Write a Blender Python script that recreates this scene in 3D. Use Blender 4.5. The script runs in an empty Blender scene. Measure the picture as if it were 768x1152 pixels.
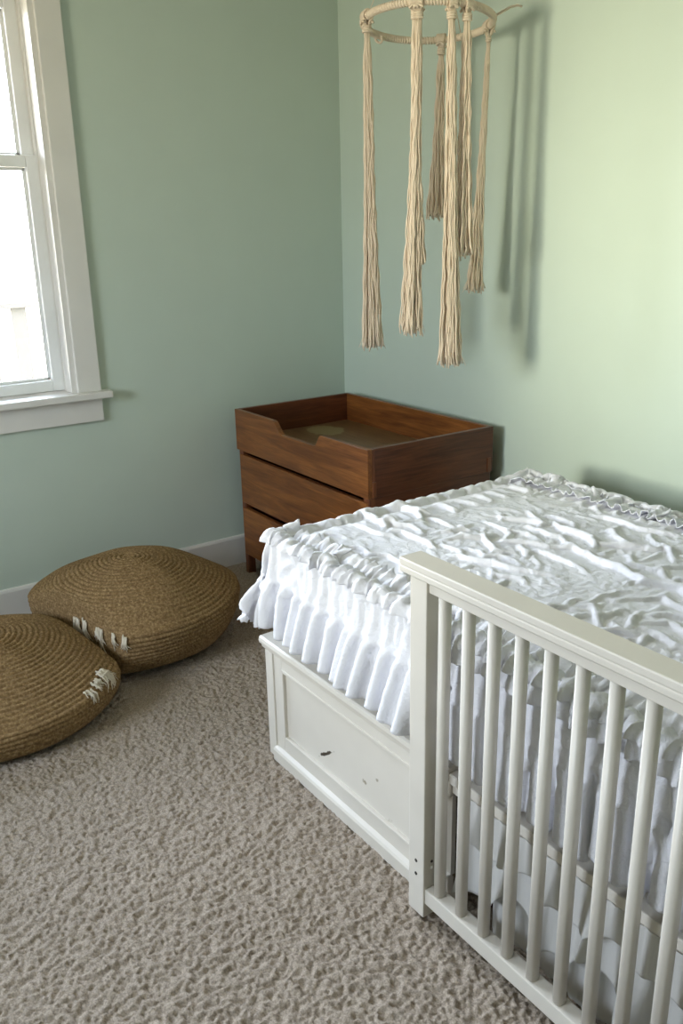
import bpy, bmesh, math, random, numpy as np, os
from mathutils import Vector, Matrix, noise
C = bpy.context.scene.collection
rnd = random.Random(7)
MX0, MX1, MY0, MY1, MZ = 1.52, 3.46, -1.285, -0.315, 0.70   # mattress extents

def up2(a):
    """double the resolution of a grid along both axes (linear)"""
    n, m = a.shape[:2]
    b = np.empty((2*n-1, m) + a.shape[2:], a.dtype); b[::2] = a; b[1::2] = .5*(a[1:]+a[:-1])
    c = np.empty((2*n-1, 2*m-1) + a.shape[2:], a.dtype); c[:, ::2] = b; c[:, 1::2] = .5*(b[:, 1:]+b[:, :-1])
    return c

def smooth_noise(rng, n, m, k, k2=None):
    k2 = k2 or k; K = int(8*max(k, k2)); a = rng.standard_normal((n + K, m + K))
    for ax, kk in ((0, k), (1, k2)):
        t = np.arange(-int(3*kk), int(3*kk)+1)/kk; ker = np.exp(-.5*t*t)
        a = np.apply_along_axis(lambda r: np.convolve(r, ker, 'same'), ax, a)
    a = a[K//2:K//2+n, K//2:K//2+m]
    return a / a.std()

OVF, OVY = .25, .285           # drop over the foot end and over the open long side
def sim_duvet(dx=.006, it1=260, it2=260, seed=4):
    rng = np.random.default_rng(seed)
    step = dx*2
    n = int((MX1 - (MX0-OVF))/step)+1; m = int((MY1+.20 - (MY0-OVY))/step)+1
    U = (MX0-OVF) + np.arange(n)*step; V = (MY0-OVY) + np.arange(m)*step
    def fields(U, V):
        n, m = len(U), len(V)
        uu, vv = np.meshgrid(U, V, indexing='ij')
        k = max(2, int(.035/(U[1]-U[0])))
        rg = np.random.default_rng(seed+1)
        return uu, vv
    def mult(uu, vv, nz, nz2):
        # how much longer than its place the cloth is, along x and along y
        mx = 1.045 + .035*np.clip(nz, -1, 2.5); my = 1.10 + .07*np.clip(nz2, -1, 2.5)
        dy = np.maximum(MY0 - vv, vv - MY1); df = MX0 - uu
        side = np.clip(dy/.03, 0, 1); foot = np.clip(df/.03, 0, 1)
        mx = mx*(1-side) + side*1.04; my = my*(1-side) + side*1.0
        my = my*(1-foot) + foot*1.12; mx = mx*(1-foot) + foot*1.0
        hem = np.clip((dy-(OVY-.135))/.01, 0, 1); mx = mx + hem*(.42 + .25*np.clip((dy-(OVY-.135))/.13, 0, 1))
        hemf = np.clip((df-(OVF-.135))/.01, 0, 1); my = my + hemf*.5
        # gathered rows along the wall and along the open side
        for y0, y1, a in ((MY1-.13, MY1-.06, .10), (MY1-.06, MY1+.02, .10), (-1.285, -1.215, .08), (-1.33, -1.285, .05)):
            mx = mx + a*((vv > y0) & (vv < y1))
        for c in (MY1-.13, MY1-.06, -1.215, -1.285):
            mx = np.where(np.abs(vv-c) < .005, 1.0, mx)
        for c in (1.585, 1.655):
            my = np.where(np.abs(uu-c) < .005, 1.0, my)
        my = my + .12*((uu > 1.585) & (uu < 1.655))
        mx = np.where(np.abs(dy-(OVY-.14)) < .006, 1.0, mx)
        return mx, my
    uu, vv = np.meshgrid(U, V, indexing='ij')
    nz = smooth_noise(rng, n, m, 6, 4); nz2 = smooth_noise(rng, n, m, 8, 4)
    bump = smooth_noise(rng, n, m, 10, 5) + .2*smooth_noise(rng, n, m, 5, 4); big = smooth_noise(rng, n, m, 15, 8)
    # start: lay the sheet flat, fold the borders down
    X = np.clip(uu, MX0, None); Y = np.clip(vv, MY0, MY1)
    ox = X-uu; oy = Y-vv; d = np.hypot(ox, oy); dd = np.maximum(d, 1e-6); near = oy > 0
    out = np.minimum(d, .03) + .12*np.maximum(d-.03, 0)
    P = np.stack([X - ox/dd*out, Y - oy/dd*out, MZ+.015 - np.maximum(d-.03, 0)], -1)
    P[..., 2] += (.002+.013*np.abs(bump)+.020*np.clip(big-.1, 0, 2))*np.clip(1-d/.02, 0, 1); P += rng.standard_normal(P.shape)*.0012
    amp = np.clip(d-.13, 0, None)*.22
    ph = np.cumsum(1+.35*smooth_noise(rng, n, m, 5)[:, :1], 0)*step
    amp = amp*np.clip(1+.5*smooth_noise(rng, n, m, 4, 30), .2, 2)
    P[..., 1] -= amp*(1+np.sin(ph*2*np.pi/.053))*(oy > np.abs(ox))
    P[..., 0] -= amp*(1+np.sin(vv*2*np.pi/.062))*(ox > np.abs(oy))
    P = P.astype(np.float32)

    def run(P, Q, A, K, step, iters, mx, my, bend, g):
        mx = mx.astype(np.float32); my = my.astype(np.float32)
        n, m = P.shape[:2]
        lx = step*.5*(mx[1:]+mx[:-1]); ly = step*.5*(my[:, 1:]+my[:, :-1])
        ld = np.sqrt((.5*(lx[:, 1:]+lx[:, :-1]))**2 + (.5*(ly[1:]+ly[:-1]))**2)
        lx2 = lx[1:]+lx[:-1]; ly2 = ly[:, 1:]+ly[:, :-1]
        def con(a, b, L, k, onlyshort=False):
            dlt = b-a; q = np.sqrt((dlt*dlt).sum(-1))+1e-9
            s = (q-L)/q*.5*k
            if onlyshort: s = np.minimum(s, 0)
            dlt *= s[..., None]; a += dlt; b -= dlt
        c0 = np.array([(MX0+MX1+1)/2, (MY0+MY1)/2, MZ-.5], np.float32)
        h0 = np.array([(MX1+1-MX0)/2, (MY1-MY0)/2, .5], np.float32)
        R = .055; E0 = P[-1].copy(); W0 = P[:, -1].copy()
        for it in range(iters):
            vel = (P-Q)*.93; Q = P.copy(); P = P+vel; P[..., 2] -= g
            for par in (0, 1):
                con(P[par:n-1:2], P[par+1:n:2], lx[par::2], 1)
                con(P[:, par:m-1:2], P[:, par+1:m:2], ly[:, par::2], 1)
            for par in (0, 1):
                con(P[par:n-1:2, :-1], P[par+1:n:2, 1:], ld[par::2], .35)
                con(P[par:n-1:2, 1:], P[par+1:n:2, :-1], ld[par::2], .35)
            for o in range(4):
                con(P[o:n-2:4], P[o+2:n:4], lx2[o::4], bend, True)
                con(P[:, o:m-2:4], P[:, o+2:m:4], ly2[:, o::4], bend, True)
            P += (A-P)*K
            # mattress
            r = P-c0; q = np.abs(r)-(h0-R); qp = np.maximum(q, 0); ln = np.sqrt((qp*qp).sum(-1))
            sd = ln + np.minimum(q.max(-1), 0) - R - .006
            hit = sd < 0
            deep = hit & (ln < 1e-5)
            nrm = qp/np.maximum(ln, 1e-6)[..., None]*np.sign(r)
            ax = q.argmax(-1)
            P = np.where((hit & ~deep)[..., None], P - nrm*sd[..., None], P)
            P[..., 2] = np.where(deep & (ax == 2), P[..., 2]-sd, P[..., 2])
            P[..., 1] = np.where(deep & (ax == 1), P[..., 1]+sd, P[..., 1])
            P[..., 0] = np.where(deep & (ax == 0), P[..., 0]+sd, P[..., 0])
            # friction
            Q = np.where(hit[..., None], Q + (P-Q)*.25, Q)
            # bed box cap under the hem
            inb = (P[..., 0] > 1.452) & (P[..., 1] > -1.325) & (P[..., 2] < .392) & (P[..., 2] > .33)
            P[..., 2] = np.where(inb, .392, P[..., 2])
            P[..., 1] = np.minimum(P[..., 1], -.012)                    # wall
            gm = (P[..., 0] > 2.19)
            lim = -1.336 - .0*P[..., 0]
            P[..., 1] = np.where(gm, np.maximum(P[..., 1], lim), P[..., 1])
            P[-1] = E0; P[:, -1] = W0
        return P, Q
    def anchors(uu, vv, A):
        dy = np.maximum(MY0-vv, vv-MY1); df = MX0-uu; top = (dy < .0) & (df < .0)
        K = np.zeros(A.shape, np.float32)
        K[top] = (.007, .007, 0)
        low = ~top
        s = np.clip(1-np.maximum(dy-OVY+.14, df-OVF+.14)/.14, 0, 1)
        K[..., 0] = np.where(low, .006+.02*s*(df <= 0), K[..., 0]); K[..., 1] = np.where(low, .006+.02*s*(dy <= 0), K[..., 1])
        K[..., 2] = np.where(low, .012, K[..., 2])
        return K
    mx, my = mult(uu, vv, nz, nz2); A = P.copy()
    P, Q = run(P, P.copy(), A, anchors(uu, vv, A), step, it1, mx, my, .12, .00006)
    U2 = U[0]+np.arange(2*n-1)*dx; V2 = V[0]+np.arange(2*m-1)*dx
    uu2, vv2 = np.meshgrid(U2, V2, indexing='ij')
    mx, my = mult(uu2, vv2, up2(nz), up2(nz2))
    P = up2(P); A = up2(A); A[:] = .35*A+.65*P; P += (rng.standard_normal(P.shape)*.0008).astype(np.float32)
    fz = 1.018+.02*np.clip(smooth_noise(rng, *mx.shape, 5), -1, 2)
    P, Q = run(P, P.copy(), A, anchors(uu2, vv2, A), dx, it2, mx*fz, my*fz, .10, .00003)
    return uu2, vv2, P

def get_duvet():
    return sim_duvet()

# ------------------------------------------------------------------ materials
def new_mat(name):
    m = bpy.data.materials.new(name); m.use_nodes = True
    nt = m.node_tree; b = nt.nodes['Principled BSDF']
    return m, nt, b
def N(nt, t, **kw):
    n = nt.nodes.new(t)
    for k, v in kw.items():
        if k in n.inputs: n.inputs[k].default_value = v
        else: setattr(n, k, v)
    return n
def lk(nt, a, b): nt.links.new(a, b)
def bump(nt, b, src, strength, dist):
    n = N(nt, 'ShaderNodeBump', Strength=strength, Distance=dist)
    lk(nt, src, n.inputs['Height']); lk(nt, n.outputs[0], b.inputs['Normal'])
def ramp(nt, src, stops):
    n = nt.nodes.new('ShaderNodeValToRGB'); e = n.color_ramp.elements
    while len(e) < len(stops): e.new(.5)
    for i, (p, c) in enumerate(stops): e[i].position = p; e[i].color = (*c, 1)
    lk(nt, src, n.inputs[0]); return n.outputs[0]
def tex(nt, scale, detail=3, sc=(1, 1, 1), rough=.5, dist=0):
    tc = nt.nodes.new('ShaderNodeTexCoord'); mp = N(nt, 'ShaderNodeMapping'); mp.inputs['Scale'].default_value = sc
    lk(nt, tc.outputs['Object'], mp.inputs[0])
    n = N(nt, 'ShaderNodeTexNoise', Scale=scale, Detail=detail, Roughness=rough, Distortion=dist)
    lk(nt, mp.outputs[0], n.inputs['Vector']); return n.outputs['Fac']
def paint(name, col, rough=.5, bs=.05, scale=120, var=.03):
    m, nt, b = new_mat(name)
    f = tex(nt, 6, 3)
    c = ramp(nt, f, [(.3, tuple(x*(1-var) for x in col)), (.7, tuple(min(1, x*(1+var)) for x in col))])
    lk(nt, c, b.inputs['Base Color']); b.inputs['Roughness'].default_value = rough
    bump(nt, b, tex(nt, scale, 2), bs, .002); return m
WALL = paint('pale_green_wall_paint', (.520, .605, .530), .62, .12, 260, .012)
TRIM = paint('white_trim_paint', (.70, .685, .65), .38, .03)
CEIL = paint('white_ceiling_paint', (.72, .71, .68), .8, .2, 160)
SASH = paint('white_vinyl', (.80, .81, .80), .35, .02)
def bed_paint():
    m, nt, b = new_mat('chipped_white_furniture_paint')
    f = tex(nt, 5, 3); c = ramp(nt, f, [(.3, (.645, .605, .54)), (.7, (.695, .655, .59))])
    tc = nt.nodes.new('ShaderNodeTexCoord')
    bump(nt, b, tex(nt, 30, 2, (1, 1, .15)), .10, .001)
    lk(nt, c, b.inputs['Base Color']); b.inputs['Roughness'].default_value = .42; return m
BEDW = bed_paint()
def panel_paint():
    """the drawer panel carries a chip and rubbed scuff marks at fixed places"""
    m, nt, b = new_mat('scuffed_white_panel_paint')
    tc = nt.nodes.new('ShaderNodeTexCoord')
    col = ramp(nt, tex(nt, 5, 3), [(.3, (.645, .605, .54)), (.7, (.695, .655, .59))])
    def spot(cx, cz, rx, rz, ang, thr, colr, prev, nscale=70):
        mp = N(nt, 'ShaderNodeMapping', vector_type='POINT')
        s0 = N(nt, 'ShaderNodeVectorMath', operation='SUBTRACT'); s0.inputs[1].default_value = (cx, 0, cz)
        lk(nt, tc.outputs['Object'], s0.inputs[0])
        mp.inputs['Rotation'].default_value = (0, ang, 0)
        lk(nt, s0.outputs[0], mp.inputs[0])
        s1 = N(nt, 'ShaderNodeVectorMath', operation='MULTIPLY'); s1.inputs[1].default_value = (1/rx, 0, 1/rz)
        lk(nt, mp.outputs[0], s1.inputs[0])
        ln = N(nt, 'ShaderNodeVectorMath', operation='LENGTH'); lk(nt, s1.outputs[0], ln.inputs[0])
        ns = N(nt, 'ShaderNodeTexNoise', Scale=nscale, Detail=4); lk(nt, tc.outputs['Object'], ns.inputs['Vector'])
        ad = N(nt, 'ShaderNodeMath', operation='MULTIPLY_ADD'); ad.inputs[1].default_value = 1.6; lk(nt, ns.outputs['Fac'], ad.inputs[0]); lk(nt, ln.outputs['Value'], ad.inputs[2])
        mr = N(nt, 'ShaderNodeMapRange'); mr.inputs['From Min'].default_value = thr; mr.inputs['From Max'].default_value = thr-.22
        lk(nt, ad.outputs[0], mr.inputs['Value'])
        mx = N(nt, 'ShaderNodeMix', data_type='RGBA'); lk(nt, mr.outputs[0], mx.inputs['Factor'])
        lk(nt, prev, mx.inputs['A']); mx.inputs['B'].default_value = (*colr, 1)
        return mx.outputs['Result']
    c = spot(1.751, .143, .042, .0065, math.radians(34), 1.72, (.06, .045, .03), col)
    c = spot(1.932, .157, .020, .012, 0, 1.35, (.33, .29, .21), c, 90)
    c = spot(1.985, .192, .012, .008, .3, 1.35, (.36, .32, .25), c, 90)
    c = spot(2.03, .10, .05, .02, .5, 1.15, (.50, .46, .38), c, 60)
    lk(nt, c, b.inputs['Base Color']); b.inputs['Roughness'].default_value = .42
    bump(nt, b, tex(nt, 30, 2, (1, 1, .15)), .08, .001); return m
PANEL = panel_paint()
def wood(name, axis, dark, mid, light, rough=.33, patch=None):
    m, nt, b = new_mat(name)
    sc = [9, 9, 9]; sc[axis] = .9
    f = tex(nt, 3.0, 5, tuple(sc), .6, 1.1)
    c = ramp(nt, f, [(.30, dark), (.5, mid), (.70, light)])
    sc2 = [60, 60, 60]; sc2[axis] = 2.5
    g = tex(nt, 4, 3, tuple(sc2))
    mx = N(nt, 'ShaderNodeMix', data_type='RGBA', blend_type='MULTIPLY'); mx.inputs['Factor'].default_value = .55
    lk(nt, c, mx.inputs['A']); lk(nt, ramp(nt, g, [(.35, (.55, .5, .45)), (.6, (1, 1, 1))]), mx.inputs['B'])
    out = mx.outputs['Result']
    if patch:
        tc = nt.nodes.new('ShaderNodeTexCoord')
        s0 = N(nt, 'ShaderNodeVectorMath', operation='SUBTRACT'); s0.inputs[1].default_value = patch[0]
        lk(nt, tc.outputs['Object'], s0.inputs[0])
        s1 = N(nt, 'ShaderNodeVectorMath', operation='MULTIPLY'); s1.inputs[1].default_value = patch[1]
        lk(nt, s0.outputs[0], s1.inputs[0])
        ln = N(nt, 'ShaderNodeVectorMath', operation='LENGTH'); lk(nt, s1.outputs[0], ln.inputs[0])
        ns = N(nt, 'ShaderNodeTexNoise', Scale=9, Detail=2); lk(nt, tc.outputs['Object'], ns.inputs['Vector'])
        ad = N(nt, 'ShaderNodeMath', operation='MULTIPLY_ADD'); ad.inputs[1].default_value = 1.4; lk(nt, ns.outputs['Fac'], ad.inputs[0]); lk(nt, ln.outputs['Value'], ad.inputs[2])
        mr = N(nt, 'ShaderNodeMapRange'); mr.inputs['From Min'].default_value = 1.72; mr.inputs['From Max'].default_value = 1.64
        lk(nt, ad.outputs[0], mr.inputs['Value'])
        m2 = N(nt, 'ShaderNodeMix', data_type='RGBA'); lk(nt, mr.outputs[0], m2.inputs['Factor'])
        lk(nt, out, m2.inputs['A']); m2.inputs['B'].default_value = (.30, .235, .12, 1); out = m2.outputs['Result']
    lk(nt, out, b.inputs['Base Color']); b.inputs['Roughness'].default_value = rough
    b.inputs['Specular IOR Level'].default_value = .4
    bump(nt, b, g, .06, .001); return m
WX = wood('mahogany_grain_lengthwise', 0, (.12, .038, .011), (.20, .070, .018), (.29, .110, .028))
WY = wood('mahogany_across_shaded', 1, (.075, .024, .011), (.12, .038, .016), (.165, .052, .021))  # same mahogany; the dimmer light on the sides is put into its colour
WZ = wood('mahogany_grain_upright', 2, (.085, .026, .012), (.16, .052, .020), (.22, .075, .030))
WBOT = wood('worn_veneer_tray_bottom', 0, (.13, .070, .030), (.18, .100, .042), (.22, .125, .055), .36, ((.27, -.30, 0), (1/.115, 1/.075, 0)))
DARKW = wood('dark_red_wood', 0, (.03, .006, .004), (.05, .010, .006), (.07, .015, .008), .45)
def cloth_mat(name, col, trans=.25, weave=900, bs=.12, rough=.9):
    m, nt, b = new_mat(name); b.inputs['Base Color'].default_value = (*col, 1)
    b.inputs['Roughness'].default_value = rough; b.inputs['Specular IOR Level'].default_value = .15
    a = tex(nt, 42, 5, (1, 1, 1), .62, 1.2); bb = tex(nt, weave, 1)
    mm = N(nt, 'ShaderNodeMath', operation='MULTIPLY_ADD'); mm.inputs[1].default_value = .15; lk(nt, bb, mm.inputs[0]); lk(nt, a, mm.inputs[2])
    bump(nt, b, mm.outputs[0], bs, .006)
    if trans:
        t = N(nt, 'ShaderNodeBsdfTranslucent'); t.inputs['Color'].default_value = (*col, 1)
        mx = nt.nodes.new('ShaderNodeMixShader'); mx.inputs[0].default_value = trans
        lk(nt, b.outputs[0], mx.inputs[1]); lk(nt, t.outputs[0], mx.inputs[2])
        lk(nt, mx.outputs[0], nt.nodes['Material Output'].inputs[0])
    return m
DUV = cloth_mat('white_crinkled_cotton', (.83, .83, .875), .12, bs=.75)
SKIRT = cloth_mat('white_sheer_cotton', (.80, .79, .77), .35, bs=.2)
MATT = cloth_mat('white_mattress_ticking', (.78, .78, .77), 0)
COTTON = cloth_mat('natural_cotton_cord', (.78, .66, .52), .1, 500, .3)
PAD = cloth_mat('white_padding', (.80, .73, .60), .2)
def carpet_mat():
    m, nt, b = new_mat('beige_cut_pile_carpet')
    f = tex(nt, 240, 3); g = tex(nt, 2.2, 3)
    c = ramp(nt, f, [(.34, (.255, .208, .166)), (.66, (.455, .385, .312))])
    mx = N(nt, 'ShaderNodeMix', data_type='RGBA', blend_type='MULTIPLY'); mx.inputs['Factor'].default_value = 1
    lk(nt, c, mx.inputs['A']); lk(nt, ramp(nt, g, [(.3, (.93, .93, .93)), (.7, (1, 1, 1))]), mx.inputs['B'])
    lk(nt, mx.outputs['Result'], b.inputs['Base Color']); b.inputs['Roughness'].default_value = 1; b.inputs['Specular IOR Level'].default_value = .05
    b.inputs['Sheen Weight'].default_value = .1
    bump(nt, b, tex(nt, 420, 2), .4, .003); return m
CARPET = carpet_mat()
def straw_mat():
    m, nt, b = new_mat('braided_seagrass')
    f = tex(nt, 110, 3, (1, 1, 1), .7)
    c = ramp(nt, f, [(.30, (.125, .072, .028)), (.50, (.235, .148, .066)), (.68, (.40, .275, .14))])
    lk(nt, c, b.inputs['Base Color']); b.inputs['Roughness'].default_value = .75; b.inputs['Specular IOR Level'].default_value = .2
    bump(nt, b, tex(nt, 300, 2), .5, .003); return m
STRAW = straw_mat()
def glass_mat():
    m, nt, b = new_mat('window_glass'); nt.nodes.remove(b)
    t = nt.nodes.new('ShaderNodeBsdfTransparent'); t.inputs[0].default_value = (.96, .98, .97, 1)
    g = nt.nodes.new('ShaderNodeBsdfGlossy'); g.inputs['Roughness'].default_value = .02
    fr = nt.nodes.new('ShaderNodeFresnel'); fr.inputs[0].default_value = 1.45
    mx = nt.nodes.new('ShaderNodeMixShader'); lk(nt, fr.outputs[0], mx.inputs[0])
    lk(nt, t.outputs[0], mx.inputs[1]); lk(nt, g.outputs[0], mx.inputs[2]); lk(nt, mx.outputs[0], nt.nodes['Material Output'].inputs[0]); return m
GLASS = glass_mat()
HOLE = paint('dark_screw_hole', (.03, .025, .02), .7)
METAL, _nt, _b = new_mat('nickel_screw'); _b.inputs['Metallic'].default_value = 1; _b.inputs['Base Color'].default_value = (.6, .58, .55, 1); _b.inputs['Roughness'].default_value = .35
DECK = paint('pale_sunbleached_decking', (.52, .49, .41), .7)
RAILW = paint('darkened_white_rail', (.060, .048, .042), .6)  # white railing, colour darkened so it still reads against the overexposed sky

# ------------------------------------------------------------------ mesh helpers
def link(name, me, m, parent=None, smooth=False):
    o = bpy.data.objects.new(name, me); C.objects.link(o); me.materials.append(m)
    if parent: o.parent = parent
    if smooth: me.polygons.foreach_set('use_smooth', np.ones(len(me.polygons), bool))
    return o
def obj(name, bm, m, parent=None, smooth=False):
    me = bpy.data.meshes.new(name); bm.to_mesh(me); bm.free(); return link(name, me, m, parent, smooth)
def empty(name, loc, label=None, cat=None, group=None, kind=None):
    o = bpy.data.objects.new(name, None); C.objects.link(o); o.location = loc; o.empty_display_size = .05
    return tag(o, label, cat, group, kind)
def tag(o, label=None, cat=None, group=None, kind=None):
    if label: o['label'] = label
    if cat: o['category'] = cat
    if group: o['group'] = group
    if kind: o['kind'] = kind
    return o
def adopt(root):
    """children were modelled in world space: keep them there under the root"""
    bpy.context.view_layer.update()
    off = Matrix.Translation(root.location).inverted()
    for c in root.children: c.matrix_parent_inverse = off
def box(x0, x1, y0, y1, z0, z1, bev=.003, seg=2, bm=None):
    t = bmesh.new(); bmesh.ops.create_cube(t, size=1)
    for v in t.verts: v.co = Vector(((x0+x1)/2+v.co.x*(x1-x0), (y0+y1)/2+v.co.y*(y1-y0), (z0+z1)/2+v.co.z*(z1-z0)))
    if bev: bmesh.ops.bevel(t, geom=t.edges[:], offset=bev, segments=seg, affect='EDGES', profile=.6)
    if bm is None: return t
    me = bpy.data.meshes.new('_t'); t.to_mesh(me); t.free(); bm.from_mesh(me); bpy.data.meshes.remove(me); return bm
def prism(pts, axis, a, b, bev=0):
    """extrude an outline given in the two other axes from a to b along axis"""
    bm = bmesh.new()
    def mk(p, t):
        q = list(p); q.insert(axis, t); return bm.verts.new(q)
    A = [mk(p, a) for p in pts]; B = [mk(p, b) for p in pts]; n = len(pts)
    bm.faces.new(A); bm.faces.new(B[::-1])
    for i in range(n): bm.faces.new((A[i], B[i], B[(i+1) % n], A[(i+1) % n]))
    bmesh.ops.recalc_face_normals(bm, faces=bm.faces[:])
    if bev:
        ed = [e for e in bm.edges if e.calc_face_angle(0) > .6]
        bmesh.ops.bevel(bm, geom=ed, offset=bev, segments=2, affect='EDGES', profile=.6)
    return bm
def grid_mesh(name, P, m, parent=None, wrap_u=False, wrap_v=False, mask=None, smooth=True):
    n, k = P.shape[:2]; idx = np.arange(n*k).reshape(n, k)
    if wrap_u: idx = np.concatenate([idx, idx[:1]], 0)
    if wrap_v: idx = np.concatenate([idx, idx[:, :1]], 1)
    f = np.stack([idx[:-1, :-1], idx[1:, :-1], idx[1:, 1:], idx[:-1, 1:]], -1)
    if mask is not None: f = f[mask]
    f = f.reshape(-1, 4)
    me = bpy.data.meshes.new(name); me.vertices.add(n*k); me.vertices.foreach_set('co', P.astype(np.float32).reshape(-1))
    me.loops.add(f.size); me.loops.foreach_set('vertex_index', f.reshape(-1).astype(np.int32))
    me.polygons.add(len(f)); me.polygons.foreach_set('loop_start', (np.arange(len(f))*4).astype(np.int32))
    me.polygons.foreach_set('loop_total', np.full(len(f), 4, np.int32)); me.update()
    me.validate()
    if mask is not None:
        bm = bmesh.new(); bm.from_mesh(me); bmesh.ops.delete(bm, geom=[v for v in bm.verts if not v.link_faces], context='VERTS'); bm.to_mesh(me); bm.free()
    return link(name, me, m, parent, smooth)
def tubes(paths, radii, sides=6, name='tube', m=None, parent=None):
    """many swept tubes in ONE mesh; paths: list of (k,3) arrays, radii: list of k arrays"""
    V = []; F = []; off = 0
    for p, r in zip(paths, radii):
        p = np.asarray(p, float); k = len(p); r = np.broadcast_to(r, k)
        t = np.gradient(p, axis=0); t /= np.linalg.norm(t, axis=1)[:, None]+1e-9
        ref = np.array([0, 0, 1.]) if abs(t[0][2]) < .7 else np.array([1., 0, 0])
        a = np.cross(t, ref); a /= np.linalg.norm(a, axis=1)[:, None]; b = np.cross(t, a)
        th = np.arange(sides)*2*np.pi/sides
        ring = p[:, None]+r[:, None, None]*(a[:, None]*np.cos(th)[None, :, None]+b[:, None]*np.sin(th)[None, :, None])
        V.append(ring.reshape(-1, 3)); i = off+np.arange(k*sides).reshape(k, sides); j = np.roll(i, -1, 1)
        F += np.stack([i[:-1], j[:-1], j[1:], i[1:]], -1).reshape(-1, 4).tolist(); off += k*sides
        F.append(i[0].tolist()[::-1]); F.append(i[-1].tolist())
    me = bpy.data.meshes.new(name); me.from_pydata(np.concatenate(V).tolist(), [], F); me.update()
    return link(name, me, m, parent, True)

# ------------------------------------------------------------------ room shell
RX, RY, RZ = 6.20, -4.45, 2.62
WY0, WY1, WZ0, WZ1 = -2.56, -1.325, .900, 2.36           # left window opening
BX0, BX1, BZ0, BZ1 = .98, 2.20, 1.02, 2.28               # rear window opening
bm = bmesh.new()
for a in ((-.19, 0, WY1, .13, 0, RZ), (-.19, 0, RY-.13, WY0, 0, RZ), (-.19, 0, WY0, WY1, 0, WZ0), (-.19, 0, WY0, WY1, WZ1, RZ)): box(*a, bev=0, bm=bm)
tag(obj('wall_left', bm, WALL), kind='structure')
tag(obj('wall_back', box(0, RX+.13, 0, .13, 0, RZ, 0), WALL), kind='structure')
tag(obj('wall_right', box(RX, RX+.13, RY, 0, 0, RZ, 0), WALL), kind='structure')
bm = bmesh.new()
for a in ((0, BX0, RY-.13, RY, 0, RZ), (BX1, RX+.13, RY-.13, RY, 0, RZ), (BX0, BX1, RY-.13, RY, 0, BZ0), (BX0, BX1, RY-.13, RY, BZ1, RZ)): box(*a, bev=0, bm=bm)
tag(obj('wall_front', bm, WALL), kind='structure')
tag(obj('ceiling', box(-.13, RX+.13, RY-.13, .13, RZ, RZ+.1, 0), CEIL), kind='structure')
def base_profile(n): return [(0, 0), (.015*n, 0), (.015*n, .128), (.011*n, .138), (0, .140)]
tag(obj('baseboard_left', prism([(p[0], p[1]) for p in base_profile(1)], 1, RY, 0), TRIM), kind='structure')
tag(obj('baseboard_back', prism([(p[0], p[1]) for p in base_profile(-1)], 0, .016, RX), TRIM), kind='structure')
# (floor) pile carpet: real tufts over the part one can see
def carpet():
    rg = np.random.default_rng(3)
    s = .0036
    xs = np.arange(0.0, 3.0, s); ys = np.arange(-3.0, -.55, s)
    n, k = len(xs), len(ys)
    def blur(a, t):
        ker = np.exp(-.5*(np.arange(-4, 5)/t)**2); ker /= ker.sum()
        p = np.pad(a, 4, mode='wrap'); b = sum(ker[i]*p[i:i+n, :] for i in range(9)); return sum(ker[i]*b[:, i:i+k] for i in range(9))
    h = blur(rg.standard_normal((n, k)), .85); h /= h.std()
    h2 = blur(rg.standard_normal((n, k)), 2.6); h2 /= h2.std()
    z = .0020*np.tanh(h*1.2)*2+.0012*h2
    X, Y = np.meshgrid(xs, ys, indexing='ij')
    X = X+.0013*blur(rg.standard_normal((n, k)), 1.)*3; Y = Y+.0013*blur(rg.standard_normal((n, k)), 1.)*3
    for a in (z, ):
        for q in range(6):
            w = q/6; a[q] *= w; a[-1-q] *= w; a[:, q] *= w; a[:, -1-q] *= w
    X[0] = xs[0]; X[-1] = xs[-1]; Y[:, 0] = ys[0]; Y[:, -1] = ys[-1]
    P = np.stack([X, Y, z-.003*0], -1)
    fl = grid_mesh('floor', P, CARPET)
    me = fl.data; bm = bmesh.new(); bm.from_mesh(me)
    x0, x1, y0, y1 = xs[0], xs[-1], ys[0], ys[-1]
    for a in ((-.13, x0, RY-.13, .13), (x1, RX+.13, RY-.13, .13), (x0, x1, RY-.13, y0), (x0, x1, y1, .13)):
        vs = [bm.verts.new((a[0], a[2], 0)), bm.verts.new((a[1], a[2], 0)), bm.verts.new((a[1], a[3], 0)), bm.verts.new((a[0], a[3], 0))]; bm.faces.new(vs)
    bm.to_mesh(me); bm.free(); return fl
tag(carpet(), kind='structure')

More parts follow.
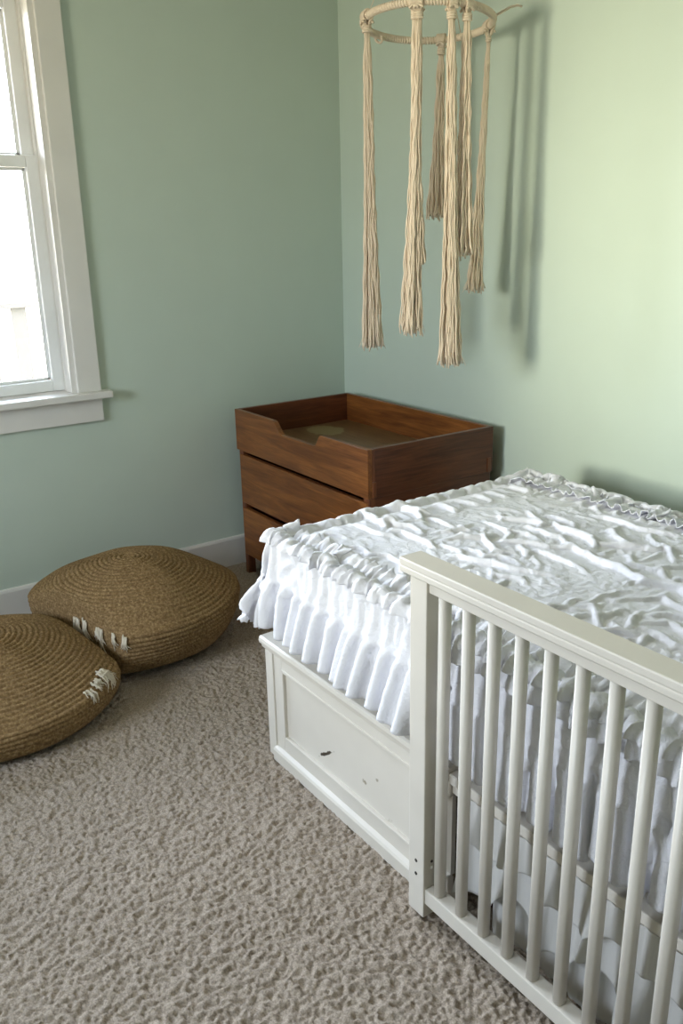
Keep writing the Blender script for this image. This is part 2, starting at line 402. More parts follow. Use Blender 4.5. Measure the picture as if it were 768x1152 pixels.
# ------------------------------------------------------------------ windows
def window(name, T, w, z0, z1, stool=True):
    """double-hung window built for an opening; T maps (along, depth, z) to the room, depth>0 into the room"""
    root = tag(empty(name, T(0, 0, z0)), kind='structure')
    def bb(a0, a1, d0, d1, q0, q1, bev=.003, bm=None):
        p, q = T(a0, d0, q0), T(a1, d1, q1)
        return box(min(p[0], q[0]), max(p[0], q[0]), min(p[1], q[1]), max(p[1], q[1]), q0, q1, bev, 2, bm)
    def P(nm, bm, m=TRIM, par=None):
        return tag(obj(nm, bm, m, par or root), kind='structure')
    cw = .100
    P('side_casing', bb(-cw, -.005, 0, .020, z0, z1)); P('side_casing', bb(w+.005, w+cw, 0, .020, z0, z1))
    P('head_casing', bb(-cw-.01, w+cw+.01, 0, .024, z1, z1+.12))
    P('sill', bb(-cw-.034, w+cw+.034, -.09, .058, z0-.026, z0+.002, .005)); P('apron', bb(-cw, w+cw, 0, .018, z0-.122, z0-.026))
    for a, b_ in ((-.001, .016), (w-.016, w+.001)):
        j = bb(a-(.008 if a < .1 else 0), b_+(.008 if a > .1 else 0), -.19, .004, z0, z1, .001)
        s = 1 if a < .1 else -1
        e = b_ if s > 0 else a
        lo, hi = sorted((e, e+s*.004)); bb(lo, hi, -.079, -.074, z0, z1, .001, j); bb(lo, hi, -.123, -.117, z0, z1, .001, j)
        P('jamb', j)
    P('jamb_head', bb(0, w, -.19, 0, z1-.02, z1, .001))
    P('outer_sill', bb(0, w, -.22, -.09, z0-.03, z0, .002), SASH)
    zm = (z0+z1)/2+.12 if stool else (z0+z1)/2
    for nm, d0, q0, q1 in (('lower_sash', -.115, z0+.004, 1.797 if stool else zm+.02), ('upper_sash', -.158, 1.755 if stool else zm-.02, z1-.02)):
        d1 = d0+.034; f = bmesh.new(); st = .046; e0 = .0165
        bb(e0, e0+st, d0, d1, q0, q1, .004, f); bb(w-e0-st, w-e0, d0, d1, q0, q1, .004, f)
        bb(e0+st, w-e0-st, d0, d1, q0, q0+.044, .004, f); bb(e0+st, w-e0-st, d0, d1, q1-.044, q1, .004, f)
        # glazing bead
        for g in ((e0+st, e0+st+.011, q0+.044, q1-.044), (w-e0-st-.011, w-e0-st, q0+.044, q1-.044)): bb(g[0], g[1], d0+.0005, d0+.008, g[2], g[3], .002, f)
        for g in ((q0+.044, q0+.055), (q1-.055, q1-.044)): bb(e0+st, w-e0-st, d0+.0005, d0+.008, g[0], g[1], .002, f)
        s = P(nm, f, SASH)
        P('glass_pane', bb(e0+st, w-e0-st, d0+.002, d0+.005, q0+.044, q1-.044, 0), GLASS, s)
    for c in root.children_recursive:
        pass
    bpy.context.view_layer.update()
    off = Matrix.Translation(root.location).inverted()
    for c in root.children: c.matrix_parent_inverse = off
    return root
window('window_1', lambda a, d, z: (d, WY1-a, z), WY1-WY0, WZ0, WZ1)
window('window_2', lambda a, d, z: (BX0+a, RY+d, z), BX1-BX0, BZ0, BZ1, False)


# ------------------------------------------------------------------ deck railing outside
rl = empty('deck_railing', (-2.05, -1.5, 0), 'white painted deck railing seen outside through the window', 'railing')
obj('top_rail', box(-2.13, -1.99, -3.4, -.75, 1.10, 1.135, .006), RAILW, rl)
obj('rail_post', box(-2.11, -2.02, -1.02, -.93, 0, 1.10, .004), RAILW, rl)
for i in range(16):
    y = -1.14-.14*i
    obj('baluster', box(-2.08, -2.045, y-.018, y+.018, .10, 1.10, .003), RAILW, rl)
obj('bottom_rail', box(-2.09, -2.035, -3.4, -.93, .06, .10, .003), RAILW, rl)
adopt(rl)
tag(obj('deck_floor', box(-2.2, -.19, -3.6, .4, -.06, 0, 0), DECK), kind='structure')

# ------------------------------------------------------------------ dresser and changing tray
DX0, DX1, DY0, DY1 = .118, 1.098, -.674, -.066
dr = empty('dresser', ((DX0+DX1)/2, (DY0+DY1)/2, 0), 'low mahogany dresser in the corner, with wide plain drawers', 'dresser')
x0, x1, y0, y1 = DX0+.006, DX1-.006, DY0+.004, DY1-.004
obj('side_panel', box(x0, x0+.022, y0+.03, y1, .075, .586, .002), WY, dr)
obj('side_panel', box(x1-.022, x1, y0+.03, y1, .075, .586, .002), WY, dr)
obj('top_panel', box(x0+.022, x1-.022, y0+.03, y1, .570, .586, .002), WY, dr)
obj('back_panel', box(x0+.022, x1-.022, y1-.01, y1, .075, .570, .001), WX, dr)
obj('bottom_panel', box(x0+.022, x1-.022, y0+.03, y1-.01, .075, .090, .001), WX, dr)
for lx in (x0, x1-.036):
    for ly in (y0+.004, y1-.036):
        obj('leg', box(lx, lx+.036, ly, ly+.034, 0, .586 if ly < -.4 else .075, .004), WZ, dr)
for z0, z1 in ((.346, .570), (.098, .322)):
    d = obj('drawer_front', box(x0+.012, x1-.004, y0-.002, y0+.020, z0, z1, .004), WX, dr)
for z in (.322, .570):
    obj('drawer_divider', box(x0+.036, x1-.036, y0+.026, y0+.05, z+.003, z+.021 if z < .5 else z+.015, .001), DARKW, dr)
adopt(dr)
TZ0, TZ1 = .588, .769
tr = empty('changing_tray', ((DX0+DX1)/2, (DY0+DY1)/2, TZ0), 'wooden changing tray with a notched front board, resting on the dresser', 'tray')
w = .019
def arc(p0, p1, bulge, n=6):
    out = []
    for i in range(n+1):
        t = i/n; out.append((p0[0]+(p1[0]-p0[0])*t + bulge*math.sin(math.pi*t)*(p1[1]-p0[1]), p0[1]+(p1[1]-p0[1])*t - bulge*math.sin(math.pi*t)*(p1[0]-p0[0])))
    return out
nz = TZ1-.050
out = [(DX0, TZ0), (DX1, TZ0), (DX1, TZ1-.003), (DX1-.003, TZ1), (.806, TZ1)]
out += [(.796, TZ1-.001), (.789, TZ1-.005), (.783, TZ1-.012), (.766, nz+.012), (.760, nz+.005), (.750, nz+.001), (.742, nz)]
out += [(.520, nz), (.508, nz+.001), (.498, nz+.006), (.488, nz+.016), (.468, TZ1-.014), (.458, TZ1-.005), (.446, TZ1-.001), (.436, TZ1), (DX0+.003, TZ1), (DX0, TZ1-.003)]
obj('front_board', prism(out, 1, DY0, DY0+w, .0015), WX, tr)
obj('side_board', box(DX0, DX0+w, DY0+w, DY1, TZ0, TZ1, .002), WY, tr)
obj('side_board', box(DX1-w, DX1, DY0+w+.012, DY1, TZ0, TZ1, .002), WY, tr)
obj('joint_strip', box(DX1-w, DX1+.0015, DY0+w, DY0+w+.012, TZ0+.062, TZ1-.001, .001), WZ, tr)
obj('joint_block', box(DX1-w, DX1+.004, DY0+w, DY0+w+.016, TZ0+.002, TZ0+.060, .002), WZ, tr)
obj('joint_block', box(DX1-w, DX1+.004, DY1-.03, DY1-.012, TZ0+.002, TZ0+.060, .002), WZ, tr)
obj('back_board', box(DX0+w, DX1-w, DY1-w, DY1, TZ0, TZ1, .002), WX, tr)
tag(obj('bottom_board', box(DX0+w, DX1-w, DY0+w, DY1-w, TZ0+.045, TZ0+.055, 0), WBOT, tr), 'dull brown tray bottom with a pale worn patch')
adopt(tr)

# ------------------------------------------------------------------ bed
BY = -1.320
bb = empty('storage_bed_base', (2.45, -.80, 0), 'white painted bed base with a panelled side and moulded ledge, on the carpet', 'bed')
X0 = 1.462; X1 = 2.262
obj('bed_top_ledge', prism([(BY-.012, .384), (BY-.014, .374), (BY-.012, .366), (BY-.006, .362), (BY-.004, .352), (BY+.002, .348), (-.30, .348), (-.30, .388), (BY-.006, .388)], 0, X0-.014, X1, .001), BEDW, bb)
obj('foot_panel', box(X0, X0+.02, BY+.04, -.30, .0, .349, .002), BEDW, bb)
obj('corner_post', box(X0-.001, X0+.040, BY-.002, BY+.040, 0, .349, .003), BEDW, bb)
f = bmesh.new()
zb, zt = .045, .335; xb0, xb1 = X0+.040, X1
# side frame with a raised bead round the sunk panel
box(xb0, xb0+.044, BY+.002, BY+.02, zb, .349, .002, 2, f)
box(xb0+.044, xb1, BY+.002, BY+.02, .315, .349, .002, 2, f)
box(xb0+.044, xb1, BY+.002, BY+.02, zb, .088, .002, 2, f)
obj('panel_frame', f, BEDW, bb)
f = bmesh.new()
box(xb0+.044, xb0+.053, BY-.001, BY+.016, .088, .315, .003, 2, f)
box(xb0+.044, xb1, BY-.001, BY+.016, .306, .316, .003, 2, f)
box(xb0+.044, xb1, BY-.001, BY+.016, .087, .097, .003, 2, f)
obj('panel_moulding', f, BEDW, bb)
tag(obj('side_panel', box(xb0+.05, xb1, BY+.010, BY+.022, .095, .308, 0), PANEL, bb), 'white drawer panel with a dark chip and scuff marks')
obj('plinth', prism([(BY-.012, 0), (BY-.012, .034), (BY-.008, .040), (BY+.004, .046), (BY+.03, .046), (BY+.03, 0)], 0, X0+.038, X1, .0008), BEDW, bb)
# behind the guard: bed rail with a lip, dark frame and slats
obj('side_rail', box(X1, 3.46, BY+.008, BY+.030, .318, .346, .002), BEDW, bb)
obj('rail_lip', box(X1, 3.46, BY-.002, BY+.06, .346, .372, .003), BEDW, bb)
obj('platform', box(X1, 3.46, BY+.06, -.30, .350, .388, .002), BEDW, bb)
obj('end_panel', box(3.44, 3.46, BY+.03, -.30, 0, .345, .002), BEDW, bb)
tag(obj('inner_rail', box(X1+.005, 3.42, BY+.115, BY+.14, .115, .30, .002), DARKW, bb), 'dark red wooden inner rail')
for lx in (2.30, 2.76, 3.2):
    tag(obj('inner_leg', box(lx, lx+.06, BY+.085, BY+.145, 0, .115, .002), DARKW, bb), 'dark red wooden leg')
adopt(bb)
ma = bmesh.new()
box(1.525, 3.455, -1.28, -.32, .389, .698, .05, 5, ma)
tag(obj('mattress', ma, MATT, None, True), 'thick white mattress beneath the ruffled comforter', 'mattress')

# ------------------------------------------------------------------ comforter
uu, vv, P = get_duvet()
# behind the guard the drop hangs longer
q_ = np.clip((P[..., 0]-2.05)/.4, 0, 1); q_ = q_*q_*(3-2*q_)
P[..., 2] -= np.clip(.60-P[..., 2], 0, None)*.36*q_
# fine creases pressed into the cotton
gu = np.gradient(P, axis=0); gv = np.gradient(P, axis=1)
NR = np.cross(gu, gv); NR /= np.linalg.norm(NR, axis=-1)[..., None]+1e-9
rg_ = np.random.default_rng(99); cr = 0
for ka, kb, am in ((5, 2.2, .0018), (2.4, 4.5, .0012), (2.0, 1.6, .0008), (9, 3.5, .0026)):
    q0_ = smooth_noise(rg_, *P.shape[:2], ka, kb); cr = cr+am*np.exp(-np.abs(q0_)*3.2)
P[..., 1] = np.where(P[..., 0] > 2.19, np.maximum(P[..., 1], np.where(P[..., 2] > .56, -1.329, -1.340)), P[..., 1])
top_ = np.clip(np.maximum(MY0-vv, MX0-uu)/.03, 0, 1)
P = P+NR*(cr*(1-.55*top_))[..., None]
# round the corner of the sheet off
dcx = np.maximum(MX0-uu, 0); dcy = np.maximum(MY0-vv, 0)
lim = np.hypot(dcx/OVF, dcy/OVY)
mk = ((lim[:-1, :-1] < 1.0) & (np.hypot(dcx/OVF, np.maximum(vv-MY1, 0)/.2)[:-1, :-1] < 1) | (dcx[:-1, :-1] < 1e-6) | ((dcy+np.maximum(vv-MY1, 0))[:-1, :-1] < 1e-6))
du = empty('comforter', (2.45, -.80, .70), 'rumpled white ruffled comforter spread over the bed', 'comforter')
cov = grid_mesh('cover', P, DUV, du, mask=mk)
mod = cov.modifiers.new('thickness', 'SOLIDIFY'); mod.thickness = .003; mod.offset = -1
gu = np.gradient(P, axis=0); gv = np.gradient(P, axis=1)
NR = np.cross(gu, gv); NR /= np.linalg.norm(NR, axis=-1)[..., None]+1e-9
for _ in range(3):
    NR[1:-1, 1:-1] = (NR[2:, 1:-1]+NR[:-2, 1:-1]+NR[1:-1, 2:]+NR[1:-1, :-2]+2*NR[1:-1, 1:-1])/6
NR /= np.linalg.norm(NR, axis=-1)[..., None]+1e-9
def flounce(row_v, width, direction, i0, i1, period, lift, seed, along='x'):
    """a gathered frill sewn on along one row of the cloth: stands off the surface and waves"""
    rg = np.random.default_rng(seed); dx = .006
    if along == 'x':
        j0 = int(np.argmin(np.abs(vv[0]-row_v))); Pg, Ng = P, NR
    else:
        j0 = int(np.argmin(np.abs(uu[:, 0]-row_v))); Pg, Ng = P.transpose(1, 0, 2), -NR.transpose(1, 0, 2)*-1
    K = int(width/dx)+1; sub = 2
    idx = np.arange(i0*sub, (i1-1)*sub)/sub; ia = idx.astype(int); fr = (idx-ia)[:, None]
    def at(A, j):
        a = A[:, j]; return a[ia]*(1-fr)+a[np.minimum(ia+1, i1)]*fr
    nn = len(idx); s = np.cumsum(1+.5*np.repeat(rg.standard_normal(nn//8+1), 8)[:nn].clip(-1, 1.4))*dx/sub
    ph = 2*np.pi*s/period; am = 1+.5*np.interp(np.arange(nn), np.arange(0, nn+20, 10), rg.standard_normal(len(np.arange(0, nn+20, 10)))).clip(-1, 1.5)
    rows = []
    for q in range(K*2-1):
        t = q/(K*2-2); jj = j0+direction*q/2; ja = int(math.floor(jj)); fj = jj-ja
        base = at(Pg, ja)*(1-fj)+at(Pg, min(max(ja+1, 0), Pg.shape[1]-1))*fj; nor = at(Ng, ja)
        off = .004+lift*t*(1.15+np.sin(ph+.5*np.sin(ph*.37))*am)
        side = .45*lift*t*np.cos(ph*1.0)*am
        ax = np.array([1., 0, 0]) if along == 'x' else np.array([0, 1., 0])
        rows.append(base+nor*off[:, None]+ax*side[:, None])
    Q = np.stack(rows, 1)
    Q[..., 1] = np.where((Q[..., 0] > 2.19) & (Q[..., 1] < -1.3), np.maximum(Q[..., 1], -1.3425), Q[..., 1])
    o = grid_mesh('ruffle', Q, DUV, du)
    mo = o.modifiers.new('t', 'SOLIDIFY'); mo.thickness = .0018; return o
NI, NJ = P.shape[:2]
iF = int((MX0-uu[0, 0])/.006)
jF = int((MY0-vv[0, 0])/.006)
flounce(-1.272, .060, -1, iF-2, NI-1, .032, .0085, 11)
flounce(-1.266, .045, 1, iF-2, NI-1, .032, .0065, 12)
iG = int((2.20-uu[0, 0])/.006)
flounce(MY0-.022, .060, -1, iG, NI-1, .040, .009, 17)
flounce(MY1-.065, .055, 1, iF, NI-1, .034, .0075, 13)
flounce(MY1-.068, .035, -1, iF, NI-1, .034, .0065, 14)
adopt(du)

# ------------------------------------------------------------------ ruffled bed skirt behind the guard
sk = empty('bed_skirt', (2.85, BY, .30), 'sheer white bed skirt with two ruffle tiers hanging behind the slatted guard', 'bed skirt')
def tier(z_top, z_bot, x0, x1, y, period, amp, seed, name, mat, hemwave=.012):
    rg = np.random.default_rng(seed); n = int((x1-x0)/.003); k = 26
    xs = np.linspace(x0, x1, n); m = n//12+2
    jit = np.interp(np.arange(n), np.arange(m)*12, rg.standard_normal(m)); am = np.interp(np.arange(n), np.arange(m)*12, 1+.45*rg.standard_normal(m)).clip(.3, 2)
    ph = 2*np.pi*xs/period+1.5*np.interp(np.arange(n), np.arange(n//40+2)*40, rg.standard_normal(n//40+2))
    rows = []
    for q in range(k):
        t = q/(k-1)
        w = np.sin(ph+.6*np.sin(ph*.5)); fold = np.sign(w)*np.abs(w)**.7
        yy = y - (amp*(t**1.15)*(fold+1)*am) - .0015*np.sin(ph*4.3)*(1-t)
        xx = xs + .55*amp*t*np.cos(ph)*am
        zz = z_top - (z_top-z_bot)*t + hemwave*t*np.sin(ph*.5+seed) + .006*t*jit
        rows.append(np.stack([xx, yy, zz], -1))
    o = grid_mesh(name, np.stack(rows, 1), mat, sk)
    mo = o.modifiers.new('t', 'SOLIDIFY'); mo.thickness = .0014; return o
tier(.340, .250, 2.30, 3.44, BY+.004, .105, .0125, 21, 'upper_ruffle', SKIRT, .018)
tier(.275, .130, 2.31, 3.44, BY+.022, .125, .019, 22, 'lower_ruffle', SKIRT, .036)
tier(.300, .018, 2.36, 3.44, BY+.050, .12, .008, 23, 'lining', SKIRT, .02)
adopt(sk)

# ------------------------------------------------------------------ slatted guard
GY0, GY1 = -1.387, -1.345
gd = empty('slatted_bed_guard', (2.88, -1.366, 0), 'white slatted crib-style guard panel standing along the open side of the bed', 'bed guard')
def cap_prof():
    return [(GY0-.006, .870), (GY0-.008, .867), (GY0-.008, .8565), (GY0-.0055, .8545), (GY0-.0055, .8525), (GY0-.0075, .8505), (GY0-.0075, .841), (GY0-.005, .838), (GY1+.006, .838), (GY1+.010, .842), (GY1+.010, .866), (GY1+.006, .870)]
obj('top_cap', prism(cap_prof(), 0, 2.180, 3.585, .0008), BEDW, gd)
obj('top_rail', box(2.257, 3.510, GY0+.006, GY1-.004, .812, .8385, .002), BEDW, gd)
for px in (2.205, 3.508):
    p = obj('post', box(px, px+.052, GY0, GY1, .012, .8385, .003), BEDW, gd)
    if px < 3:
        for hz in (.154, .119):
            o = bmesh.new(); bmesh.ops.create_cone(o, cap_ends=True, segments=20, radius1=.0042, radius2=.0042, depth=.004, matrix=Matrix.Translation((2.231, GY0+.0012, hz)) @ Matrix.Rotation(math.pi/2, 4, 'X'))
            tag(obj('screw_hole', o, HOLE, p), 'dark screw hole')
        o = bmesh.new(); bmesh.ops.create_cone(o, cap_ends=True, segments=20, radius1=.0032, radius2=.0032, depth=.004, matrix=Matrix.Translation((2.2565, -1.364, .158)) @ Matrix.Rotation(math.pi/2, 4, 'Y'))
        tag(obj('screw_hole', o, HOLE, p), 'dark screw hole')
        o = bmesh.new(); bmesh.ops.create_uvsphere(o, u_segments=16, v_segments=10, radius=.0048, matrix=Matrix.Translation((2.258, -1.364, .142)))
        tag(obj('screw_cap', o, BEDW, p, True), 'round white screw cap')
obj('bottom_rail', box(2.257, 3.510, GY0+.004, GY1-.002, .050, .090, .003), BEDW, gd)
bx = 2.289
while bx < 3.49:
    bmx = bmesh.new(); a, b = .0115, .0125
    ring = []
    for t in range(20):
        th = 2*math.pi*t/20; c, s = math.cos(th), math.sin(th)
        ring.append((bx+a*math.copysign(abs(c)**.75, c), -1.366+b*math.copysign(abs(s)**.75, s)))
    obj('baluster', prism(ring, 2, .086, .816), BEDW, gd, True)
    bx += .0690
adopt(gd)
for c in gd.children:
    if c.name.startswith('baluster'):
        for p_ in c.data.polygons: p_.use_smooth = len(p_.vertices) == 4

# ------------------------------------------------------------------ seagrass poufs
def pouf(name, cx, cy, R, H, zr, fr, label, push=None, seed=0, pitch=.0175, tilt=(0, 0)):
    """coiled rope floor cushion: coils run round the apex, a seam round the rim"""
    rg = np.random.default_rng(seed)
    # profile from the apex out to the rim and in again underneath
    t = np.linspace(0, 1, 2000)
    r1 = R*t; z1 = zr+(H-zr)*(1-.22*t-.78*t**2.3)
    k = 12
    a = np.linspace(0, 1, 600)
    r2 = R*(1-(1-fr)*a**1.6-.0*a); z2 = zr*(1-a)
    r2 = R*fr+(R-R*fr)*np.sqrt(np.clip(1-(a*.98)**2, 0, 1)); z2 = zr*(1-a)+.012
    r3 = np.linspace(r2[-1], 0, 300); z3 = np.full(300, .012)
    r = np.concatenate([r1, r2[1:], r3[1:]]); z = np.concatenate([z1, z2[1:], z3[1:]])
    # soften the rim a little
    ker = np.ones(181)/181; rp = np.pad(r, 90, mode='edge'); zp = np.pad(z, 90, mode='edge'); r = np.convolve(rp, ker, 'valid'); z = np.convolve(zp, ker, 'valid'); r[0] = 0
    s = np.concatenate([[0], np.cumsum(np.hypot(np.diff(r), np.diff(z)))])
    ns = int(s[-1]/pitch*7); S = np.linspace(0, s[-1], ns); r = np.interp(S, s, r); z = np.interp(S, s, z)
    nth = 900; th = np.arange(nth)*2*np.pi/nth
    TH, SS = np.meshgrid(th, S, indexing='ij'); RR = np.broadcast_to(r, TH.shape); ZZ = np.broadcast_to(z, TH.shape)
    dr_, dz_ = np.gradient(r), np.gradient(z); L = np.hypot(dr_, dz_)+1e-9; nr, nz_ = -dz_/L*-1, dr_/L
    nr, nz_ = -dz_/L, dr_/L
    spiral = SS/pitch + TH/(2*np.pi)
    ring = np.floor(spiral); fr_ = spiral-ring
    coil = np.abs(np.sin(np.pi*fr_))**.6
    # strands of the braid: twist along each coil
    ang = TH*np.maximum(RR, .03)/.011
    br = .5+.5*np.sin(2*np.pi*(ang+(fr_-.5)*np.where(ring % 2 == 0, 1, -1)*.9))
    d = .0062*coil+.0016*br*coil
    # gentle lumps
    lump = .006*np.sin(3*TH+seed)*np.sin(SS*9)+.004*np.sin(5*TH+2*seed)*np.cos(SS*14+1)
    d = d+lump*np.clip(RR/R*1.5, 0, 1)*np.clip(ZZ/.05, 0, 1)
    rad = RR+d*nr; zz = ZZ+d*nz_
    zz = zz - .010*np.exp(-(RR/.022)**2)                    # dimple at the centre
    X = cx+rad*np.cos(TH); Y = cy+rad*np.sin(TH)
    # leaning a little
    zz = zz + (tilt[0]*(X-cx)+tilt[1]*(Y-cy))*np.clip(ZZ/zr, 0, 1)
    if push:                                               # pressed flat where it leans on its neighbour or the wall
        for (nx, ny, c, soft) in push:
            q = X*nx+Y*ny-c; over = np.maximum(q+soft*.5, 0); lim_ = np.where(over > 0, soft*.5*(1-np.exp(-over/(soft*.5+1e-6))), 0)
            sh = over-lim_; X = X-sh*nx; Y = Y-sh*ny
    zz = np.maximum(zz, .004)
    root = empty(name, (cx, cy, 0), label, 'pouf', 'seagrass floor poufs')
    o = grid_mesh('braided_cover', np.stack([X, Y, zz], -1), STRAW, root, wrap_u=True)
    return root, (X, Y, zz, TH, SS, s)
PA = (.49, -1.355); PB = (.66, -1.945)
ux, uy = PB[0]-PA[0], PB[1]-PA[1]; L = math.hypot(ux, uy); ux /= L; uy /= L
mid = (PA[0]+ux*.275)*ux+(PA[1]+uy*.275)*uy
pA, gA = pouf('seagrass_pouf', *PA, .400, .350, .200, .62, 'larger domed seagrass pouf against the wall, its seam torn open in front', [(ux, uy, mid-.004, .05), (-1, 0, -.03, .03)], 1)
pB, gB = pouf('seagrass_pouf', *PB, .44, .265, .115, .84, 'lower seagrass pouf nearest the left edge, one frayed tear on its rim', [(-ux, -uy, -mid-.004, .12)], 2)
THA = (-68, -61, -48, -35, -26); THB = (46, 39, 32); SRA = .43; SRB = .445
def torn(g, root, centre, spots, name, label, seed):
    """ragged tufts of padding poking out of a split seam; spots: (angle deg, arc s, width, length, count)"""
    X, Y, Z, TH, SS, S_ = g; rg = np.random.default_rng(seed)
    nth, ns = X.shape; smax = SS[0, -1]
    def at(th, s):
        i = int(round(th/(2*np.pi)*nth)) % nth; j = min(max(int(s/smax*(ns-1)), 0), ns-2)
        p = np.array([X[i, j], Y[i, j], Z[i, j]])
        a = np.array([X[(i+2) % nth, j]-X[i-2, j], Y[(i+2) % nth, j]-Y[i-2, j], Z[(i+2) % nth, j]-Z[i-2, j]])
        b = np.array([X[i, min(j+6, ns-1)]-X[i, max(j-6, 0)], Y[i, min(j+6, ns-1)]-Y[i, max(j-6, 0)], Z[i, min(j+6, ns-1)]-Z[i, max(j-6, 0)]])
        n = np.cross(a, b); n /= np.linalg.norm(n)+1e-9
        if n @ (p-np.array([centre[0], centre[1], .08])) < 0: n = -n
        return p, n
    paths, radii = [], []
    for deg, s0, w, ln, cnt in spots:
        for c in range(cnt):
            th = math.radians(deg)+(rg.random()-.5)*w/.38; s = s0+rg.normal()*.004
            l = ln*(.55+.6*rg.random()); bend = rg.normal()*.30*l; k = 8
            pts = []
            for q in range(k):
                t = q/(k-1); p, n = at(th+bend*t*t/.38, s+l*t)
                pts.append(p+n*(.004+.007*math.sin(math.pi*min(t*1.1, 1))*(.3+rg.random()*.1+.7*(c % 3)/2)))
            paths.append(np.array(pts)); radii.append(np.linspace(.0032, .0009, k)*(.6+.7*rg.random()))
    tag(tubes(paths, radii, 5, name, PAD, root), label)
torn(gA, pA, PA, [(THA[0], SRA, .030, .062, 26), (THA[1], SRA-.004, .018, .075, 22), (THA[2], SRA, .034, .058, 30), (THA[3], SRA, .014, .050, 10), (THA[4], SRA, .016, .055, 14), (THA[2], SRA, .003, .13, 2)], 'torn_padding', 'tufts of white padding poking through the split seam', 5)
torn(gB, pB, PB, [(THB[0], SRB-.02, .034, .050, 44), (THB[1], SRB-.01, .030, .028, 20), (THB[2], SRB, .030, .032, 12)], 'torn_padding', 'frayed patch of white padding with loose threads', 6)

adopt(pA); adopt(pB)

# ------------------------------------------------------------------ macrame mobile
HC = np.array((1.0041, -0.3395, 2.15)); HA = np.array((.5721, .82, -.0175)); HB = np.array((-.8181, .5708, -.0698)); HR = .2127
mo_ = empty('macrame_mobile', tuple(HC), 'cream macrame mobile: cord-wrapped hoop hung with long fringed cotton tassels', 'mobile')
def hoop_pt(t, r=HR): return HC+r*(HA*math.cos(t)+HB*math.sin(t))
def make_hoop():
    n, k = 2400, 14; T = np.linspace(0, 2*np.pi, n, endpoint=False)
    rad = HA[None]*np.cos(T)[:, None]+HB[None]*np.sin(T)[:, None]; up = np.cross(HA, HB)
    if up[2] < 0: up = -up
    ph = np.arange(k)*2*np.pi/k
    wrap = .0094+.0032*np.abs(np.sin(T[:, None]*HR/.0095*np.pi+ph[None]*.5))
    P = HC+rad[:, None]*(HR+wrap[..., None]*np.cos(ph)[None, :, None])+up*(wrap*np.sin(ph)[None])[..., None]
    return grid_mesh('hoop', P, COTTON, mo_, True, True)
make_hoop()
def tassel(t, bot, w0, w1, nst, seed, frac=1.0, lean=0):
    rg = np.random.default_rng(seed); top = hoop_pt(t); bot = np.array(bot); L = top[2]-bot[2]
    head = top+np.array([0, 0, -.045])
    paths, radii = [], []
    axis = np.array([-HB[1], HB[0], 0]); axis = np.array([.572, .82, 0])   # the bunch is wider across than deep
    ax2 = np.array([-.82, .572, 0])
    k = 30
    for c in range(nst):
        a = 2*np.pi*rg.random(); q = math.sqrt(rg.random()); ex, ey = q*math.cos(a), q*math.sin(a)
        ph1, ph2, f1, f2 = rg.random(4); wob = .0012+.0018*rg.random(); endz = rg.normal()*.006-abs(rg.normal())*.004
        pts = []
        for i in range(k):
            s = i/(k-1); z = head[2]+(bot[2]+endz-head[2])*s
            w = w0*.82+(w1*1.2-w0*.82)*(.10*min(s*3, 1)+.28*s+.62*max(0, (s-.42)/.58)**1.35)
            cx = head+(bot-head)*s
            kx = ex*w*.5+wob*math.sin(2*math.pi*(ph1+s*L*(5+5*f1))); ky = ey*w*.36+wob*math.sin(2*math.pi*(ph2+s*L*(5+5*f2)))
            if s < .05: kx *= .7; ky *= .7
            if i == k-1: kx += rg.normal()*.004; ky += rg.normal()*.003
            p = cx+axis*kx+ax2*ky; p[2] = z; pts.append(p)
        paths.append(np.array(pts)); radii.append(np.full(k, .0021+.0008*rg.random()))
    for c in range(5):                                       # loose frayed threads
        a = rg.random()*6.28; p0 = bot+axis*math.cos(a)*w1*.45+ax2*math.sin(a)*w1*.3+np.array([0, 0, .03+.03*rg.random()])
        d = axis*math.cos(a)*(.012+.02*rg.random())+np.array([0, 0, -.04-.02*rg.random()])
        paths.append(np.array([p0, p0+d*.5+axis*.002, p0+d])); radii.append(np.array([.0012, .0011, .0008]))
    o = tubes(paths, radii, 6, 'tassel', COTTON, mo_)
    # lark's head knot over the hoop
    rad = (top-HC)/HR; tan = -HA*math.sin(t)+HB*math.cos(t); paths = []
    for side in (-1, 1):
        for z_ in range(3):
            off = side*(.003+.0052*z_)
            pts = []
            for i in range(13):
                a = math.radians(-150+300*i/12)
                pts.append(top+tan*off*(1-.3*abs(a)/2.6)+rad*math.sin(a)*.0160+np.array([0, 0, 1])*math.cos(a)*.0160)
            pts = [head+tan*off*.3+np.array([0, 0, .004])]+pts+[head-tan*off*.3]
            paths.append(np.array(pts))
    pts = [top+tan*x+rad*.016*sg+np.array([0, 0, -.017+.005*math.cos(x*150)]) for sg in (1, ) for x in np.linspace(-.015, .015, 9)]
    paths.append(np.array(pts)); paths.append(np.array([p-rad*.032 for p in pts]))
    for zz in (-.030, -.037, -.044):
        paths.append(np.array([head+np.array([0, 0, .045+zz])+axis*math.cos(a)*w0*.42+ax2*math.sin(a)*w0*.36 for a in np.linspace(0, 6.5, 18)]))
    tubes(paths, [np.full(len(p), .0044) for p in paths], 7, 'knot', COTTON, o)
    return o
